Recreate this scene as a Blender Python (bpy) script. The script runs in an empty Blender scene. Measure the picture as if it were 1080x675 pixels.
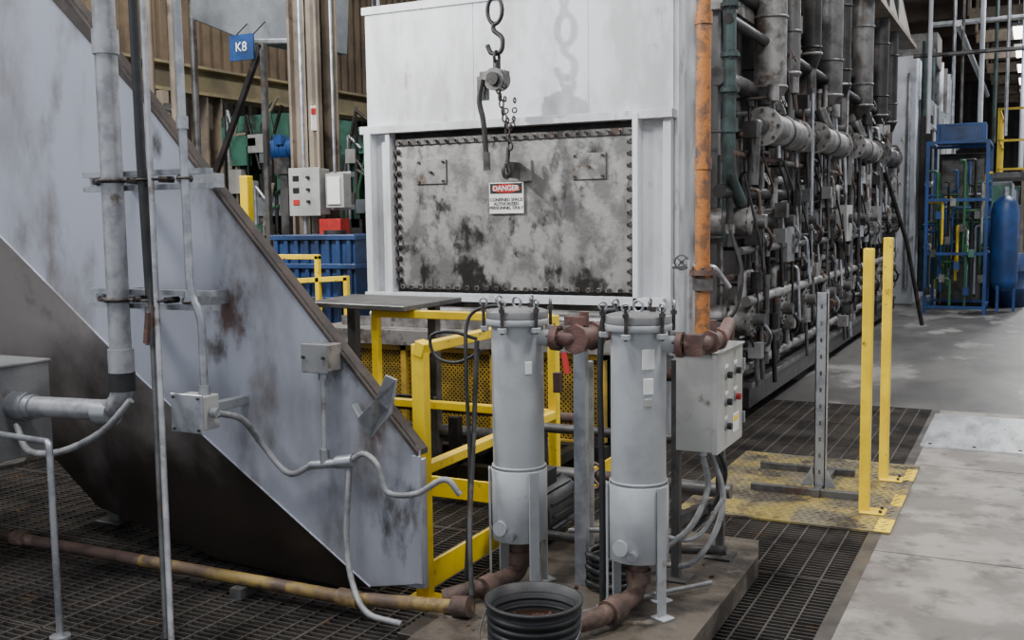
import bpy, math, random
from mathutils import Matrix, Vector
random.seed(7)
V=Vector
# ------------------------------------------------------------------ materials
def lin(c):
    return tuple((x/12.92 if x<=0.04045 else ((x+0.055)/1.055)**2.4) for x in c)
def M(name,c1,c2=None,c3=None,rough=.5,metal=0.0,scale=3.0,thr=(.42,.62),scale3=6.0,thr3=(.58,.68),
      stretch=(1,1,1),bump=.15,grad=None,bscale=40,grad3=None,spots=None):
    m=bpy.data.materials.new(name); m.use_nodes=True
    nt=m.node_tree; N=nt.nodes; L=nt.links
    b=N['Principled BSDF']; b.inputs['Roughness'].default_value=rough; b.inputs['Metallic'].default_value=metal
    tc=N.new('ShaderNodeTexCoord'); mp=N.new('ShaderNodeMapping'); mp.inputs['Scale'].default_value=stretch
    L.new(tc.outputs['Object'],mp.inputs['Vector'])
    def noise(sc,det=7,vec=mp.outputs[0],off=0):
        n=N.new('ShaderNodeTexNoise'); n.inputs['Scale'].default_value=sc; n.inputs['Detail'].default_value=det
        n.inputs['Roughness'].default_value=.62
        if off:
            a=N.new('ShaderNodeVectorMath'); a.operation='ADD'; a.inputs[1].default_value=(off,off*1.7,off*.6)
            L.new(vec,a.inputs[0]); vec=a.outputs[0]
        L.new(vec,n.inputs['Vector']); return n.outputs['Fac']
    def ramp(fac,lo,hi):
        r=N.new('ShaderNodeMapRange'); r.inputs['From Min'].default_value=lo; r.inputs['From Max'].default_value=hi
        r.interpolation_type='SMOOTHSTEP'; L.new(fac,r.inputs['Value']); return r.outputs['Result']
    def addgrad(fac,g):
        ax,a,bb,st=g
        s=N.new('ShaderNodeSeparateXYZ'); L.new(tc.outputs['Object'],s.inputs[0])
        r=N.new('ShaderNodeMapRange'); r.inputs['From Min'].default_value=a; r.inputs['From Max'].default_value=bb
        r.inputs['To Min'].default_value=0; r.inputs['To Max'].default_value=st
        L.new(s.outputs[ax],r.inputs['Value'])
        q=N.new('ShaderNodeMath'); q.operation='ADD'; L.new(fac,q.inputs[0]); L.new(r.outputs[0],q.inputs[1]); return q.outputs[0]
    def mix(fac,a,bcol):
        x=N.new('ShaderNodeMix'); x.data_type='RGBA'; L.new(fac,x.inputs['Factor'])
        if isinstance(a,tuple): x.inputs['A'].default_value=(*a,1)
        else: L.new(a,x.inputs['A'])
        x.inputs['B'].default_value=(*bcol,1); return x.outputs['Result']
    col=lin(c1)
    if c2 is None: c2=tuple(x*.86 for x in c1)
    f=noise(scale)
    if grad: f=addgrad(f,grad)
    col=mix(ramp(f,*thr),col,lin(c2))
    if c3 is not None:
        g=noise(scale3,8,off=13.7)
        if grad3: g=addgrad(g,grad3)
        col=mix(ramp(g,*thr3),col,lin(c3))
    # local stains (rust blooms on the metal): centre, radius, colour
    for (cen,rad,cc) in (spots or []):
        d=N.new('ShaderNodeVectorMath'); d.operation='DISTANCE'; L.new(tc.outputs['Object'],d.inputs[0]); d.inputs[1].default_value=cen
        r=N.new('ShaderNodeMapRange'); r.inputs['From Min'].default_value=rad*1.6; r.inputs['From Max'].default_value=0
        r.inputs['To Min'].default_value=-.45; r.inputs['To Max'].default_value=.22; L.new(d.outputs['Value'],r.inputs['Value'])
        q=N.new('ShaderNodeMath'); q.operation='ADD'; L.new(noise(16,10,off=3.3),q.inputs[0]); L.new(r.outputs[0],q.inputs[1])
        col=mix(ramp(q.outputs[0],.40,.80),col,lin(cc))
    L.new(col,b.inputs['Base Color'])
    if bump:
        bn=noise(bscale,3,vec=tc.outputs['Object']); bp=N.new('ShaderNodeBump'); bp.inputs['Strength'].default_value=bump
        bp.inputs['Distance'].default_value=.01; L.new(bn,bp.inputs['Height']); L.new(bp.outputs[0],b.inputs['Normal'])
    rr=N.new('ShaderNodeMapRange'); rr.inputs['To Min'].default_value=max(0,rough-.12); rr.inputs['To Max'].default_value=min(1,rough+.15)
    L.new(noise(scale*2.3,4,off=5),rr.inputs['Value']); L.new(rr.outputs[0],b.inputs['Roughness'])
    return m
def emis(name,c,s):
    m=bpy.data.materials.new(name); m.use_nodes=True; b=m.node_tree.nodes['Principled BSDF']
    b.inputs['Base Color'].default_value=(*c,1); b.inputs['Emission Color'].default_value=(*c,1); b.inputs['Emission Strength'].default_value=s
    return m
RB=(.36,.28,.25); SO=(.31,.295,.285)
m_chute=M('chute_paint',(.66,.67,.71),(.565,.565,.58),(.44,.415,.40),rough=.34,metal=.3,scale=1.6,thr=(.42,.64),scale3=2.6,thr3=(.56,.80),bump=.1,bscale=8,stretch=(1.2,1,.55),
   grad3=(0,-4.8,-2.1,.12),spots=[((-3.12,3.5,1.20),.22,RB),((-3.22,3.5,1.05),.12,SO),((-2.55,3.5,1.0),.16,SO),((-2.28,3.5,.40),.24,SO),((-2.4,3.5,.72),.12,RB),((-3.55,3.5,1.95),.12,SO)])
m_chute_low=M('chute_shade_grime_plate',(.60,.575,.56),(.19,.165,.15),(.28,.24,.22),rough=.32,metal=.4,scale=1.5,thr=(.50,1.02),grad=(2,1.30,.1,.72),scale3=3,thr3=(.58,.8),bump=.12,bscale=8)  # underside shade painted into the colour, darker towards the bottom, plus random grime patches
m_flange=M('flange_rusty_dark',(.20,.18,.17),(.27,.23,.21),(.15,.13,.12),rough=.8,metal=.0,scale=6)
m_galv=M('galvanized_steel',(.66,.67,.68),(.54,.55,.57),(.45,.42,.38),rough=.36,metal=.65,scale=9,bump=.05,thr3=(.64,.75))
m_conduit=M('grey_conduit',(.66,.66,.67),(.55,.55,.56),(.42,.38,.34),rough=.40,metal=.4,scale=12,bump=.05,thr3=(.60,.72))
m_flex=M('flex_conduit_grey',(.55,.55,.55),(.43,.43,.43),rough=.5,metal=.1,scale=12,bump=.05)
m_black=M('black_rubber',(.10,.10,.11),(.15,.15,.15),rough=.5,scale=10,bump=.05)
m_dark=M('dark_oily_steel',(.20,.19,.185),(.125,.12,.115),(.28,.23,.20),rough=.42,metal=.5,scale=5,bump=.25)
m_dark2=M('dark_grey_steel',(.38,.375,.37),(.24,.235,.23),(.33,.26,.22),rough=.42,metal=.45,scale=5,bump=.2)
m_cast=M('cast_grey_body',(.56,.55,.54),(.38,.37,.36),(.34,.28,.24),rough=.46,metal=.4,scale=6,scale3=7,thr3=(.54,.66),bump=.2)
m_rust=M('rusty_pipe',(.35,.27,.235),(.25,.195,.17),(.46,.38,.33),rough=.7,scale=12,bump=.5)
m_orange=M('orange_rust_pipe',(.64,.40,.18),(.42,.29,.19),(.33,.26,.23),rough=.6,scale=6,thr=(.46,.6),scale3=8,thr3=(.50,.60),bump=.5)
m_yelrust=M('worn_yellow_pipe',(.56,.47,.25),(.39,.31,.23),(.33,.26,.21),rough=.6,scale=5,scale3=7,thr3=(.48,.62),bump=.3)
m_yellow=M('safety_yellow_paint',(.95,.81,.08),(.88,.73,.08),(.45,.36,.14),rough=.42,scale=4,scale3=11,thr3=(.62,.72),bump=.06)
m_yellow2=M('dirty_yellow_mesh',(.70,.57,.20),(.52,.43,.18),rough=.5,scale=5)
m_filter=M('filter_grey_paint',(.66,.67,.675),(.59,.60,.605),(.45,.42,.39),rough=.38,scale=3,scale3=8,thr3=(.68,.80),bump=.06,grad3=(2,.7,.1,.14))
m_white=M('white_furnace_paint',(.80,.81,.825),(.69,.695,.70),(.49,.465,.45),rough=.5,scale=2.2,thr=(.44,.64),scale3=4.5,thr3=(.59,.77),bump=.3,bscale=18,stretch=(1.3,1,.45))
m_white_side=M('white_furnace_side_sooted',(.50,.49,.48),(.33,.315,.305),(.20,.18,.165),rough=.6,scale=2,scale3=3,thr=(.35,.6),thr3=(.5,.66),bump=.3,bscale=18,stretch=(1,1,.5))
m_door=M('scorched_door_plate',(.58,.575,.565),(.41,.405,.40),(.12,.115,.11),rough=.5,metal=.3,scale=5,thr=(.40,.60),scale3=5.5,thr3=(.56,.72),stretch=(1.1,1,.75),bump=.35,bscale=24,grad3=(2,1.80,1.05,.13))
m_bolt=M('bolt_dark',(.22,.21,.205),(.34,.31,.29),rough=.5,metal=.6,scale=30,bump=0)
m_encl=M('enclosure_grey',(.64,.64,.62),(.57,.57,.555),(.42,.40,.36),rough=.45,scale=4,scale3=9,thr3=(.62,.75),bump=.04)
m_encl2=M('dull_box_grey',(.47,.47,.47),(.40,.40,.40),(.33,.31,.29),rough=.45,scale=4,scale3=7,thr3=(.6,.75),bump=.04)
m_grate=M('grating_steel',(.36,.34,.32),(.24,.225,.215),(.40,.33,.27),rough=.45,metal=.5,scale=3,bump=0)
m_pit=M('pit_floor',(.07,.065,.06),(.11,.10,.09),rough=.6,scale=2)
m_conc=M('worn_concrete',(.56,.54,.51),(.43,.405,.38),(.31,.29,.27),rough=.58,scale=2.2,thr=(.42,.57),scale3=6,thr3=(.52,.70),bump=.4,bscale=25)
m_conc2=M('aisle_concrete_dark',(.37,.36,.35),(.26,.25,.245),(.54,.53,.52),rough=.40,scale=.8,thr=(.40,.60),scale3=1.3,thr3=(.56,.64),bump=.15,stretch=(1,.5,1))
m_pad=M('oily_pad_concrete',(.36,.33,.29),(.19,.165,.145),(.48,.45,.41),rough=.45,scale=3,scale3=5,thr3=(.58,.7),bump=.5,bscale=30)
m_alum=M('aluminium_sheet',(.82,.83,.84),(.66,.67,.68),rough=.3,metal=.4,scale=2,stretch=(4,1,1),bump=.03)
m_diam=M('worn_yellow_tread',(.62,.55,.32),(.45,.42,.35),(.31,.285,.25),rough=.42,metal=.3,scale=3,thr=(.40,.58),scale3=4,thr3=(.48,.62),bump=.05)
m_red=M('red_paint',(.70,.14,.12),(.55,.12,.10),rough=.45)
m_redflange=M('red_oxide_fitting',(.41,.29,.26),(.32,.235,.21),(.25,.21,.19),rough=.6,scale=12,bump=.4)
m_beige=M('column_tan_paint',(.53,.48,.42),(.42,.38,.335),(.30,.26,.22),rough=.6,scale=1.8,scale3=4,thr3=(.54,.70))
m_tan=M('crane_beam_tan',(.54,.49,.36),(.44,.40,.31),rough=.6,scale=2)
m_green=M('green_machine_paint',(.25,.44,.37),(.18,.32,.28),(.13,.16,.14),rough=.5,scale=2,scale3=3,thr3=(.5,.65))
m_teal=M('teal_pipe_paint',(.22,.29,.28),(.15,.19,.18),(.2,.16,.13),rough=.5,scale=6)
m_blue=M('blue_paint',(.11,.27,.50),(.09,.21,.38),rough=.45)
m_bluedk=M('dark_blue_plastic',(.14,.24,.41),(.10,.17,.30),rough=.4)
m_brown=M('brown_siding',(.40,.34,.27),(.32,.27,.22),rough=.7,scale=2)
m_wall=M('building_wall_panel',(.26,.25,.24),(.19,.185,.18),rough=.7,scale=1)
m_ceil=M('dark_roof_deck',(.36,.31,.28),(.27,.235,.215),rough=.8,scale=.8)
m_sheet=M('grey_sheet_metal',(.50,.52,.54),(.40,.42,.44),rough=.45,metal=.3,scale=1.5)
m_signw=M('sign_white',(.90,.90,.88),(.84,.84,.82),rough=.4,bump=0)
m_txt=M('sign_black_print',(.06,.06,.06),rough=.5,bump=0)
m_txtw=M('sign_white_print',(.92,.92,.92),rough=.5,bump=0)
m_oil=M('oily_water',(.16,.10,.06),(.10,.07,.05),rough=.12,bump=0)
m_debris=M('rust_scale_debris',(.33,.19,.12),(.20,.13,.10),rough=.9,scale=30,bump=1)
m_lamp=emis('lamp_glow',(1,.97,.92),9)
m_yelbr=M('bright_yellow_far',(.85,.72,.15),rough=.5)
m_whitebr=M('white_equipment',(.78,.79,.82),(.64,.65,.67),(.43,.42,.42),rough=.5,scale=1,scale3=1.5)
m_copper=M('green_gas_pipe',(.18,.38,.24),(.14,.28,.2),rough=.5)
m_tabletop=M('steel_table_top',(.36,.355,.35),(.27,.265,.26),rough=.45,metal=.3,scale=4)

# ------------------------------------------------------------------ mesh builder
class B:
    def __init__(s,name): s.name=name; s.v=[]; s.f=[]; s.mi=[]; s.sm=[]; s.mats=[]
    def _m(s,m):
        if m not in s.mats: s.mats.append(m)
        return s.mats.index(m)
    def add(s,vs,fs,m,smooth=False):
        o=len(s.v); s.v+= [tuple(p) for p in vs]; k=s._m(m)
        for f in fs: s.f.append([i+o for i in f]); s.mi.append(k); s.sm.append(smooth)
    def box(s,x0,x1,y0,y1,z0,z1,m):
        vs=[(x,y,z) for z in (z0,z1) for y in (y0,y1) for x in (x0,x1)]
        s.add(vs,[(0,2,3,1),(4,5,7,6),(0,1,5,4),(2,6,7,3),(0,4,6,2),(1,3,7,5)],m)
    def beam(s,p0,p1,w,h,m,up=V((0,0,1))):
        p0=V(p0);p1=V(p1);d=(p1-p0).normalized()
        if abs(d.dot(up))>.95: up=V((0,1,0))
        a=d.cross(up).normalized(); b=a.cross(d).normalized(); vs=[]
        for p in (p0,p1):
            for i,j in ((-1,-1),(1,-1),(1,1),(-1,1)): vs.append(p+a*i*w/2+b*j*h/2)
        s.add(vs,[(0,3,2,1),(4,5,6,7),(0,1,5,4),(1,2,6,5),(2,3,7,6),(3,0,4,7)],m)
    def cyl(s,p0,p1,r,m,seg=18,r2=None,cap=True):
        p0=V(p0);p1=V(p1); r2=r if r2 is None else r2
        d=(p1-p0).normalized(); up=V((0,0,1)) if abs(d.z)<.9 else V((1,0,0))
        a=d.cross(up).normalized(); b=d.cross(a).normalized(); vs=[]
        for p,rr in ((p0,r),(p1,r2)):
            for i in range(seg):
                t=2*math.pi*i/seg; vs.append(p+a*math.cos(t)*rr+b*math.sin(t)*rr)
        s.add(vs,[(i,(i+1)%seg,seg+(i+1)%seg,seg+i) for i in range(seg)],m,True)
        if cap:
            s.add(vs[:seg],[tuple(reversed(range(seg)))],m); s.add(vs[seg:],[tuple(range(seg))],m)
    def tube(s,pts,r,m,fillet=.0,seg=10,smooth=False,ribs=0):
        P=[V(p) for p in pts]
        if smooth:
            Q=[]; n=len(P); ext=[P[0]*2-P[1]]+P+[P[-1]*2-P[-2]]
            for i in range(n-1):
                a,b,c,d=ext[i],ext[i+1],ext[i+2],ext[i+3]
                for k in range(8):
                    t=k/8; Q.append(.5*((2*b)+(c-a)*t+(2*a-5*b+4*c-d)*t*t+(3*b-a-3*c+d)*t**3))
            Q.append(P[-1]); P=Q
        elif fillet>0 and len(P)>2:
            Q=[P[0]]
            for i in range(1,len(P)-1):
                a=(P[i-1]-P[i]); b=(P[i+1]-P[i]); fr=min(fillet,a.length*.49,b.length*.49)
                s0=P[i]+a.normalized()*fr; s1=P[i]+b.normalized()*fr
                for k in range(6):
                    t=k/5; Q.append(s0*(1-t)**2+P[i]*2*t*(1-t)+s1*t*t)
            Q.append(P[-1]); P=Q
        n=len(P); d0=(P[1]-P[0]).normalized(); up=V((0,0,1)) if abs(d0.z)<.9 else V((1,0,0))
        a=d0.cross(up).normalized(); vs=[]
        for i in range(n):
            d=((P[min(i+1,n-1)]-P[max(i-1,0)])).normalized()
            a=(a-d*a.dot(d)); a=a.normalized() if a.length>1e-6 else d.orthogonal().normalized()
            b=d.cross(a); rr=r*(1+(.08 if ribs and i%2 else 0))
            for k in range(seg):
                t=2*math.pi*k/seg; vs.append(P[i]+a*math.cos(t)*rr+b*math.sin(t)*rr)
        fs=[(i*seg+k,i*seg+(k+1)%seg,(i+1)*seg+(k+1)%seg,(i+1)*seg+k) for i in range(n-1) for k in range(seg)]
        s.add(vs,fs,m,True); s.add(vs[:seg],[tuple(reversed(range(seg)))],m); s.add(vs[-seg:],[tuple(range(seg))],m)
    def torus(s,c,n,R,r,m,seg=20,rs=8,sx=1,axis=None):
        c=V(c);n=V(n).normalized(); a=V(axis) if axis else n.orthogonal().normalized(); b=n.cross(a); vs=[]
        for i in range(seg):
            t=2*math.pi*i/seg; cen=a*math.cos(t)*R*sx+b*math.sin(t)*R; rad=cen.normalized()
            for k in range(rs):
                u=2*math.pi*k/rs; vs.append(c+cen+rad*math.cos(u)*r+n*math.sin(u)*r)
        s.add(vs,[(i*rs+k,((i+1)%seg)*rs+k,((i+1)%seg)*rs+(k+1)%rs,i*rs+(k+1)%rs) for i in range(seg) for k in range(rs)],m,True)
    def lathe(s,c,prof,m,seg=32,smooth=True):
        c=V(c); vs=[]
        for r,z in prof:
            for k in range(seg):
                t=2*math.pi*k/seg; vs.append(c+V((math.cos(t)*r,math.sin(t)*r,z)))
        s.add(vs,[(i*seg+k,i*seg+(k+1)%seg,(i+1)*seg+(k+1)%seg,(i+1)*seg+k) for i in range(len(prof)-1) for k in range(seg)],m,smooth)
    def prism(s,poly,ext,m):
        n=len(poly); P=[V(p) for p in poly]; e=V(ext); vs=P+[p+e for p in P]
        s.add(vs,[tuple(range(n)),tuple(reversed(range(n,2*n)))]+[(i,n+i,n+(i+1)%n,(i+1)%n) for i in range(n)],m)
    def flange(s,c,ax,r,t,m,bolts=6):
        c=V(c);ax=V(ax).normalized(); s.cyl(c-ax*t/2,c+ax*t/2,r,m,20)
        o=ax.orthogonal().normalized(); q=ax.cross(o)
        for i in range(bolts):
            a=2*math.pi*i/bolts; p=c+(o*math.cos(a)+q*math.sin(a))*r*.82
            s.cyl(p-ax*t*.95,p+ax*t*.95,r*.09,m_bolt,6)
    def done(s,bevel=0,parent=None):
        me=bpy.data.meshes.new(s.name); me.from_pydata(s.v,[],s.f)
        for m in s.mats: me.materials.append(m)
        me.polygons.foreach_set('material_index',s.mi); me.polygons.foreach_set('use_smooth',s.sm)
        me.update()
        import bmesh
        bm=bmesh.new(); bm.from_mesh(me); bmesh.ops.recalc_face_normals(bm,faces=bm.faces); bm.to_mesh(me); bm.free()
        o=bpy.data.objects.new(s.name,me); bpy.context.collection.objects.link(o)
        if bevel:
            md=o.modifiers.new('bev','BEVEL'); md.width=bevel; md.segments=1; md.limit_method='ANGLE'; md.angle_limit=math.radians(50)
        if parent: o.parent=parent
        return o
def text(name,body,loc,size,mat,parent,rot=(math.pi/2,0,0),bold=0):
    c=bpy.data.curves.new(name,'FONT'); c.body=body; c.size=size; c.align_x='CENTER'; c.align_y='CENTER'; c.extrude=.001; c.offset=bold
    c.space_line=.9
    c.materials.append(mat); o=bpy.data.objects.new(name,c); bpy.context.collection.objects.link(o)
    o.location=loc; o.rotation_euler=rot; o.parent=parent; return o
def wheel(b,c,n,R,m):
    b.torus(c,n,R,R*.13,m,18,6); n=V(n).normalized(); o=n.orthogonal().normalized(); q=n.cross(o); c=V(c)
    for d in (o,q): b.cyl(c-d*R,c+d*R,R*.09,m,6)
    b.cyl(c-n*R*.6,c+n*R*.25,R*.18,m,8)
def valve(b,c,ax,r,m,handle=None,hm=None,hdir=(0,0,1)):
    c=V(c);ax=V(ax).normalized();h=V(hdir).normalized()
    b.cyl(c-ax*r*1.9,c+ax*r*1.9,r*1.35,m,14)
    b.cyl(c-ax*r*2.4,c-ax*r*1.7,r*1.75,m,8); b.cyl(c+ax*r*1.7,c+ax*r*2.4,r*1.75,m,8)
    b.cyl(c,c+h*r*3,r*.6,m,8)
    if handle=='wheel': wheel(b,c+h*r*3.2,h,r*2.4,hm)
    elif handle=='lever': b.beam(c+h*r*2.7,c+h*r*2.9+ax*r*7,r*.9,r*.3,hm)

# ------------------------------------------------------------------ room shell
GX=-.67; GY=9.05
b=B('floor'); b.box(GX,12,-4,GY,-.2,0,m_conc)
b.box(-16,12,GY,64,-.2,0,m_conc2)
b.box(-16,-9,-4,GY,-.2,0,m_conc2)
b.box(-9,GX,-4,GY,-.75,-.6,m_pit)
for y in (2.2,5.1,7.0): b.box(GX+.03,6,y,y+.006,.0,.0012,m_pit)
b.done()
b=B('ceiling'); b.box(-16,12,-4,64,9,9.15,m_ceil)
y=-3
while y<64:
    b.box(-16,12,y,y+.2,8.5,9,m_ceil); y+=4
for x in (-14,-10,-6,-2,2,6,10):
    b.box(x,x+.12,-4,64,8.75,9,m_beige)
b.done()
b=B('wall_back'); b.box(-16,12,64,64.2,0,9,m_wall)
for i in range(70): b.box(-16+i*.4,-15.85+i*.4,63.93,64,0,9,m_wall)
b.done()
b=B('wall_left'); b.box(-16.2,-16,-4,64,0,9,m_wall)
for i in range(170): b.box(-16,-15.93,-4+i*.4,-3.8+i*.4,2.6,9,m_wall)
b.box(-16,-15.9,-4,64,2.4,2.6,m_wall)
b.done()

# floor grating (real bars)
b=B('floor_grating')
y=.0
while y<GY:
    b.box(-9,GX,y,y+.006,-.03,-.002,m_grate); y+=.036
x=-9.0
while x<GX:
    b.box(x,x+.008,0,GY,-.012,0,m_grate); x+=.1
for y in (0,.9*1,1.83,2.75,3.66,4.58,5.5,6.4,7.3,8.2,GY-.012):
    b.box(-9,GX,y,y+.01,-.032,.001,m_grate)
for x in (-.68,-1.6,-2.5,-3.5,-4.5,-5.5):
    b.box(x-.006,x+.006,0,GY,-.032,.001,m_grate)
b.box(GX-.03,GX+.03,-2,GY,-.04,.003,m_grate)
b.done()
b=B('floor_tread_plate'); b.box(-1.70,-.60,5.38,6.92,.001,.012,m_diam)
i=0; y=5.42
while y<6.9:
    x=-1.67+(.03 if i%2 else 0)
    j=0
    while x<-.62:
        a=math.radians(45 if (i+j)%2 else -45); d=V((math.cos(a),math.sin(a),0))*.014
        b.beam(V((x,y,.013))-d,V((x,y,.013))+d,.006,.005,m_diam); x+=.045; j+=1
    y+=.045; i+=1
b.box(-.68,-.60,5.38,5.62,.012,.0135,m_yellow); b.box(-.66,-.60,5.9,6.15,.012,.0135,m_yellow); b.box(-.66,-.6,6.5,6.8,.012,.0135,m_yellow)
b.done()
b=B('aluminium_cover_plate'); b.box(-.66,.55,7.55,8.82,.001,.012,m_alum)
for k in range(5): b.cyl((-.6+k*.28,7.62,.01),(-.6+k*.28,7.62,.018),.012,m_bolt,8)
b.done()

# ------------------------------------------------------------------ conveyor chute
b=B('conveyor_chute')
def q(pts,y): return [(x,y,z) for x,z in pts]
up=[(-6.2,4.98),(-2.18,.68),(-2.17,.13),(-2.43,.08),(-3.01,.456),(-3.67,.885),(-4.58,1.55),(-6.4,2.85)]
b.prism(q(up,3.5),(0,.02,0),m_chute)
top=[(-2.43,3.5,.08),(-3.01,3.5,.456),(-3.67,3.5,.885),(-4.58,3.5,1.55),(-6.4,3.5,2.85)]
bot=[(-2.60,3.52,.05),(-3.34,3.60,.045),(-4.25,3.72,.16),(-4.64,3.76,.40),(-6.4,3.78,1.75)]
vs=top+bot
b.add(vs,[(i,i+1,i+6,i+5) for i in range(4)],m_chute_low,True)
vs2=[(x,y+.55,z+.0) for x,y,z in bot]
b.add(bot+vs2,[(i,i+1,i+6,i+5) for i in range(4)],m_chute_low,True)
for i in range(4): b.tube([top[i],top[i+1]],.006,m_chute,seg=6)
b.prism([(-6.2,3.49,4.98),(-2.18,3.49,.68),(-2.18,3.49,.655),(-6.2,3.49,4.955)],(0,.085,0),m_flange)
b.prism([(-6.2,3.492,5.0),(-3.46,3.492,2.03),(-4.12,3.492,2.64),(-6.2,3.492,4.8)],(0,.008,0),m_flange)
b.box(-2.21,-2.17,3.492,3.5,.13,.66,m_chute)
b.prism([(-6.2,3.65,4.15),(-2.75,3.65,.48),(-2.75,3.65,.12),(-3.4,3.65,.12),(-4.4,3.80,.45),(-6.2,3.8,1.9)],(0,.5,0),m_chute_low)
b.box(-2.3,-2.18,3.52,3.56,.1,.64,m_chute)
b.prism([(-2.44,3.45,.80),(-2.30,3.38,.90),(-2.25,3.38,1.0),(-2.21,3.40,.98),(-2.24,3.40,.84),(-2.38,3.45,.72)],(0,.012,0),m_galv)
b.prism([(-2.46,3.49,.84),(-2.38,3.49,.72),(-2.38,3.45,.72),(-2.46,3.45,.84)],(.0,.0,.02),m_galv)
for x,z in ((-3.3,.12),(-4.4,.5)):
    b.box(x-.04,x+.04,3.95,4.03,0,z+.1,m_dark2); b.box(x-.09,x+.09,3.9,4.08,0,.012,m_dark2)
b.done(.003)

# ------------------------------------------------------------------ conduits on the chute
b=B('electrical_conduit_run')
Y=3.2
b.tube([(-3.47,Y,4.2),(-3.47,Y,.80),(-4.16,Y,.78)],.046,m_conduit,fillet=.13,seg=20)
for z in (1.02,2.35): b.cyl((-3.47,Y,z-.05),(-3.47,Y,z+.05),.054,m_conduit,20)
b.cyl((-3.47,Y,.89),(-3.47,Y,.97),.056,m_black,20)
b.cyl((-3.62,Y,.785),(-3.53,Y,.79),.056,m_galv,20); b.cyl((-4.16,Y,.78),(-4.06,Y,.78),.066,m_galv,8)
b.cyl((-4.06,Y,.78),(-4.02,Y,.78),.056,m_galv,20)
b.tube([(-3.31,Y,4.2),(-3.30,Y,1.9),(-3.285,Y,1.3)],.020,m_black,seg=10)
b.tube([(-3.285,Y,1.45),(-3.27,Y-.01,1.2),(-2.955,2.88,0)],.013,m_dark2,seg=10)
b.tube([(-3.23,Y-.02,4.2),(-3.23,Y-.02,1.25),(-2.91,2.86,0)],.012,m_conduit,seg=10)
b.tube([(-3.075,Y,4.2),(-3.065,Y,1.32),(-3.01,Y,1.22),(-3.01,Y,.9)],.017,m_galv,fillet=.05,seg=12)
for z in (1.30,2.0): b.cyl((-3.067,Y,z-.025),(-3.067,Y,z+.025),.024,m_galv,12)
for z in (1.78,1.28):
    for dz in (-.03,.03): b.beam((-3.70,3.27,z+dz),(-3.0,3.27,z+dz),.042,.022,m_galv)
    for x in (-3.66,-3.15): b.beam((x,3.27,z),(x,3.5,z),.04,.06,m_galv)
    b.torus((-3.47,Y,z),(0,0,1),.052,.010,m_bolt); b.cyl((-3.56,3.2,z),(-3.38,3.2,z),.009,m_bolt,8)
    for x in (-3.60,-3.52,-3.40,-3.22,-3.12): b.cyl((x,3.22,z),(x,3.29,z),.015,m_bolt,6)
    for x in (-3.30,-3.23,-3.07): b.torus((x,Y,z),(0,0,1),.024,.006,m_bolt,12,6)
b.cyl((-3.25,3.16,1.1),(-3.255,3.17,1.26),.024,m_dark2,12); b.beam((-3.25,3.13,1.11),(-3.22,3.12,1.24),.02,.012,m_redflange)
b.tube([(-4.1,3.16,.70),(-3.98,3.12,.60),(-3.75,3.10,.62),(-3.52,3.12,.72),(-3.38,3.16,.86)],.015,m_flex,smooth=True,ribs=1)
b.done()
b=B('junction_box'); b.box(-3.13,-2.98,3.15,3.25,.76,.90,m_encl); b.box(-3.14,-2.97,3.14,3.15,.75,.91,m_galv)
for dx,dz in ((-.065,.065),(.065,.065),(.065,-.065),(-.065,-.065)): b.cyl((-3.055+dx,3.132,.83+dz),(-3.055+dx,3.14,.83+dz),.006,m_bolt,6)
b.cyl((-2.97,3.2,.83),(-2.94,3.2,.83),.022,m_galv,8); b.box(-3.08,-3.04,3.25,3.5,.81,.85,m_galv); b.cyl((-3.01,3.2,.90),(-3.01,3.2,.94),.024,m_galv,8)
b.done(.003)
b=B('flexible_conduit')
b.tube([(-2.94,3.2,.83),(-2.93,3.33,.78),(-2.93,3.44,.66),(-2.80,3.45,.54),(-2.68,3.45,.58)],.013,m_flex,smooth=True,ribs=1)
b.cyl((-2.68,3.45,.585),(-2.52,3.45,.61),.020,m_galv,12); b.cyl((-2.605,3.45,.60),(-2.605,3.45,.66),.021,m_galv,12)
b.cyl((-2.54,3.45,.61),(-2.46,3.45,.625),.028,m_galv,12)
b.tube([(-2.605,3.45,.64),(-2.60,3.45,1.0)],.011,m_conduit,seg=10)
b.tube([(-2.48,3.45,.62),(-2.40,3.44,.66),(-2.32,3.42,.62),(-2.28,3.42,.52),(-2.16,3.44,.52),(-2.05,3.48,.58),(-1.99,3.5,.52)],.012,m_flex,smooth=True,ribs=1)
b.tube([(-2.48,3.45,.60),(-2.47,3.42,.5),(-2.47,3.40,.3),(-2.42,3.36,.15),(-2.31,3.30,.06),(-2.15,3.3,.04)],.012,m_flex,smooth=True,ribs=1)
b.done()
b=B('junction_box'); b.box(-2.66,-2.54,3.40,3.5,.99,1.10,m_cast); b.box(-2.665,-2.535,3.39,3.40,.985,1.105,m_encl2); b.cyl((-2.60,3.45,.95),(-2.60,3.45,.99),.02,m_galv,8)
for dx in (-.05,.05): b.cyl((-2.6+dx,3.38,1.05),(-2.6+dx,3.39,1.05),.007,m_bolt,6)
b.done(.003)
b=B('electrical_pull_box'); b.box(-4.9,-4.16,2.95,3.4,.53,.96,m_encl2); b.box(-4.92,-4.155,2.94,3.41,.955,.97,m_encl2); b.box(-4.88,-4.2,2.935,2.95,.56,.93,m_encl2)
b.tube([(-3.34,2.71,0),(-3.34,2.71,.775),(-4.16,3.0,.70)],.013,m_galv,fillet=.03); b.cyl((-3.34,2.71,0),(-3.34,2.71,.01),.04,m_galv,12)
b.beam((-4.5,3.3,0),(-4.5,3.3,.53),.04,.04,m_galv)
b.beam((-4.5,3.35,.6),(-4.5,3.52,.6),.04,.04,m_galv)
b.done(.004)

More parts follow.
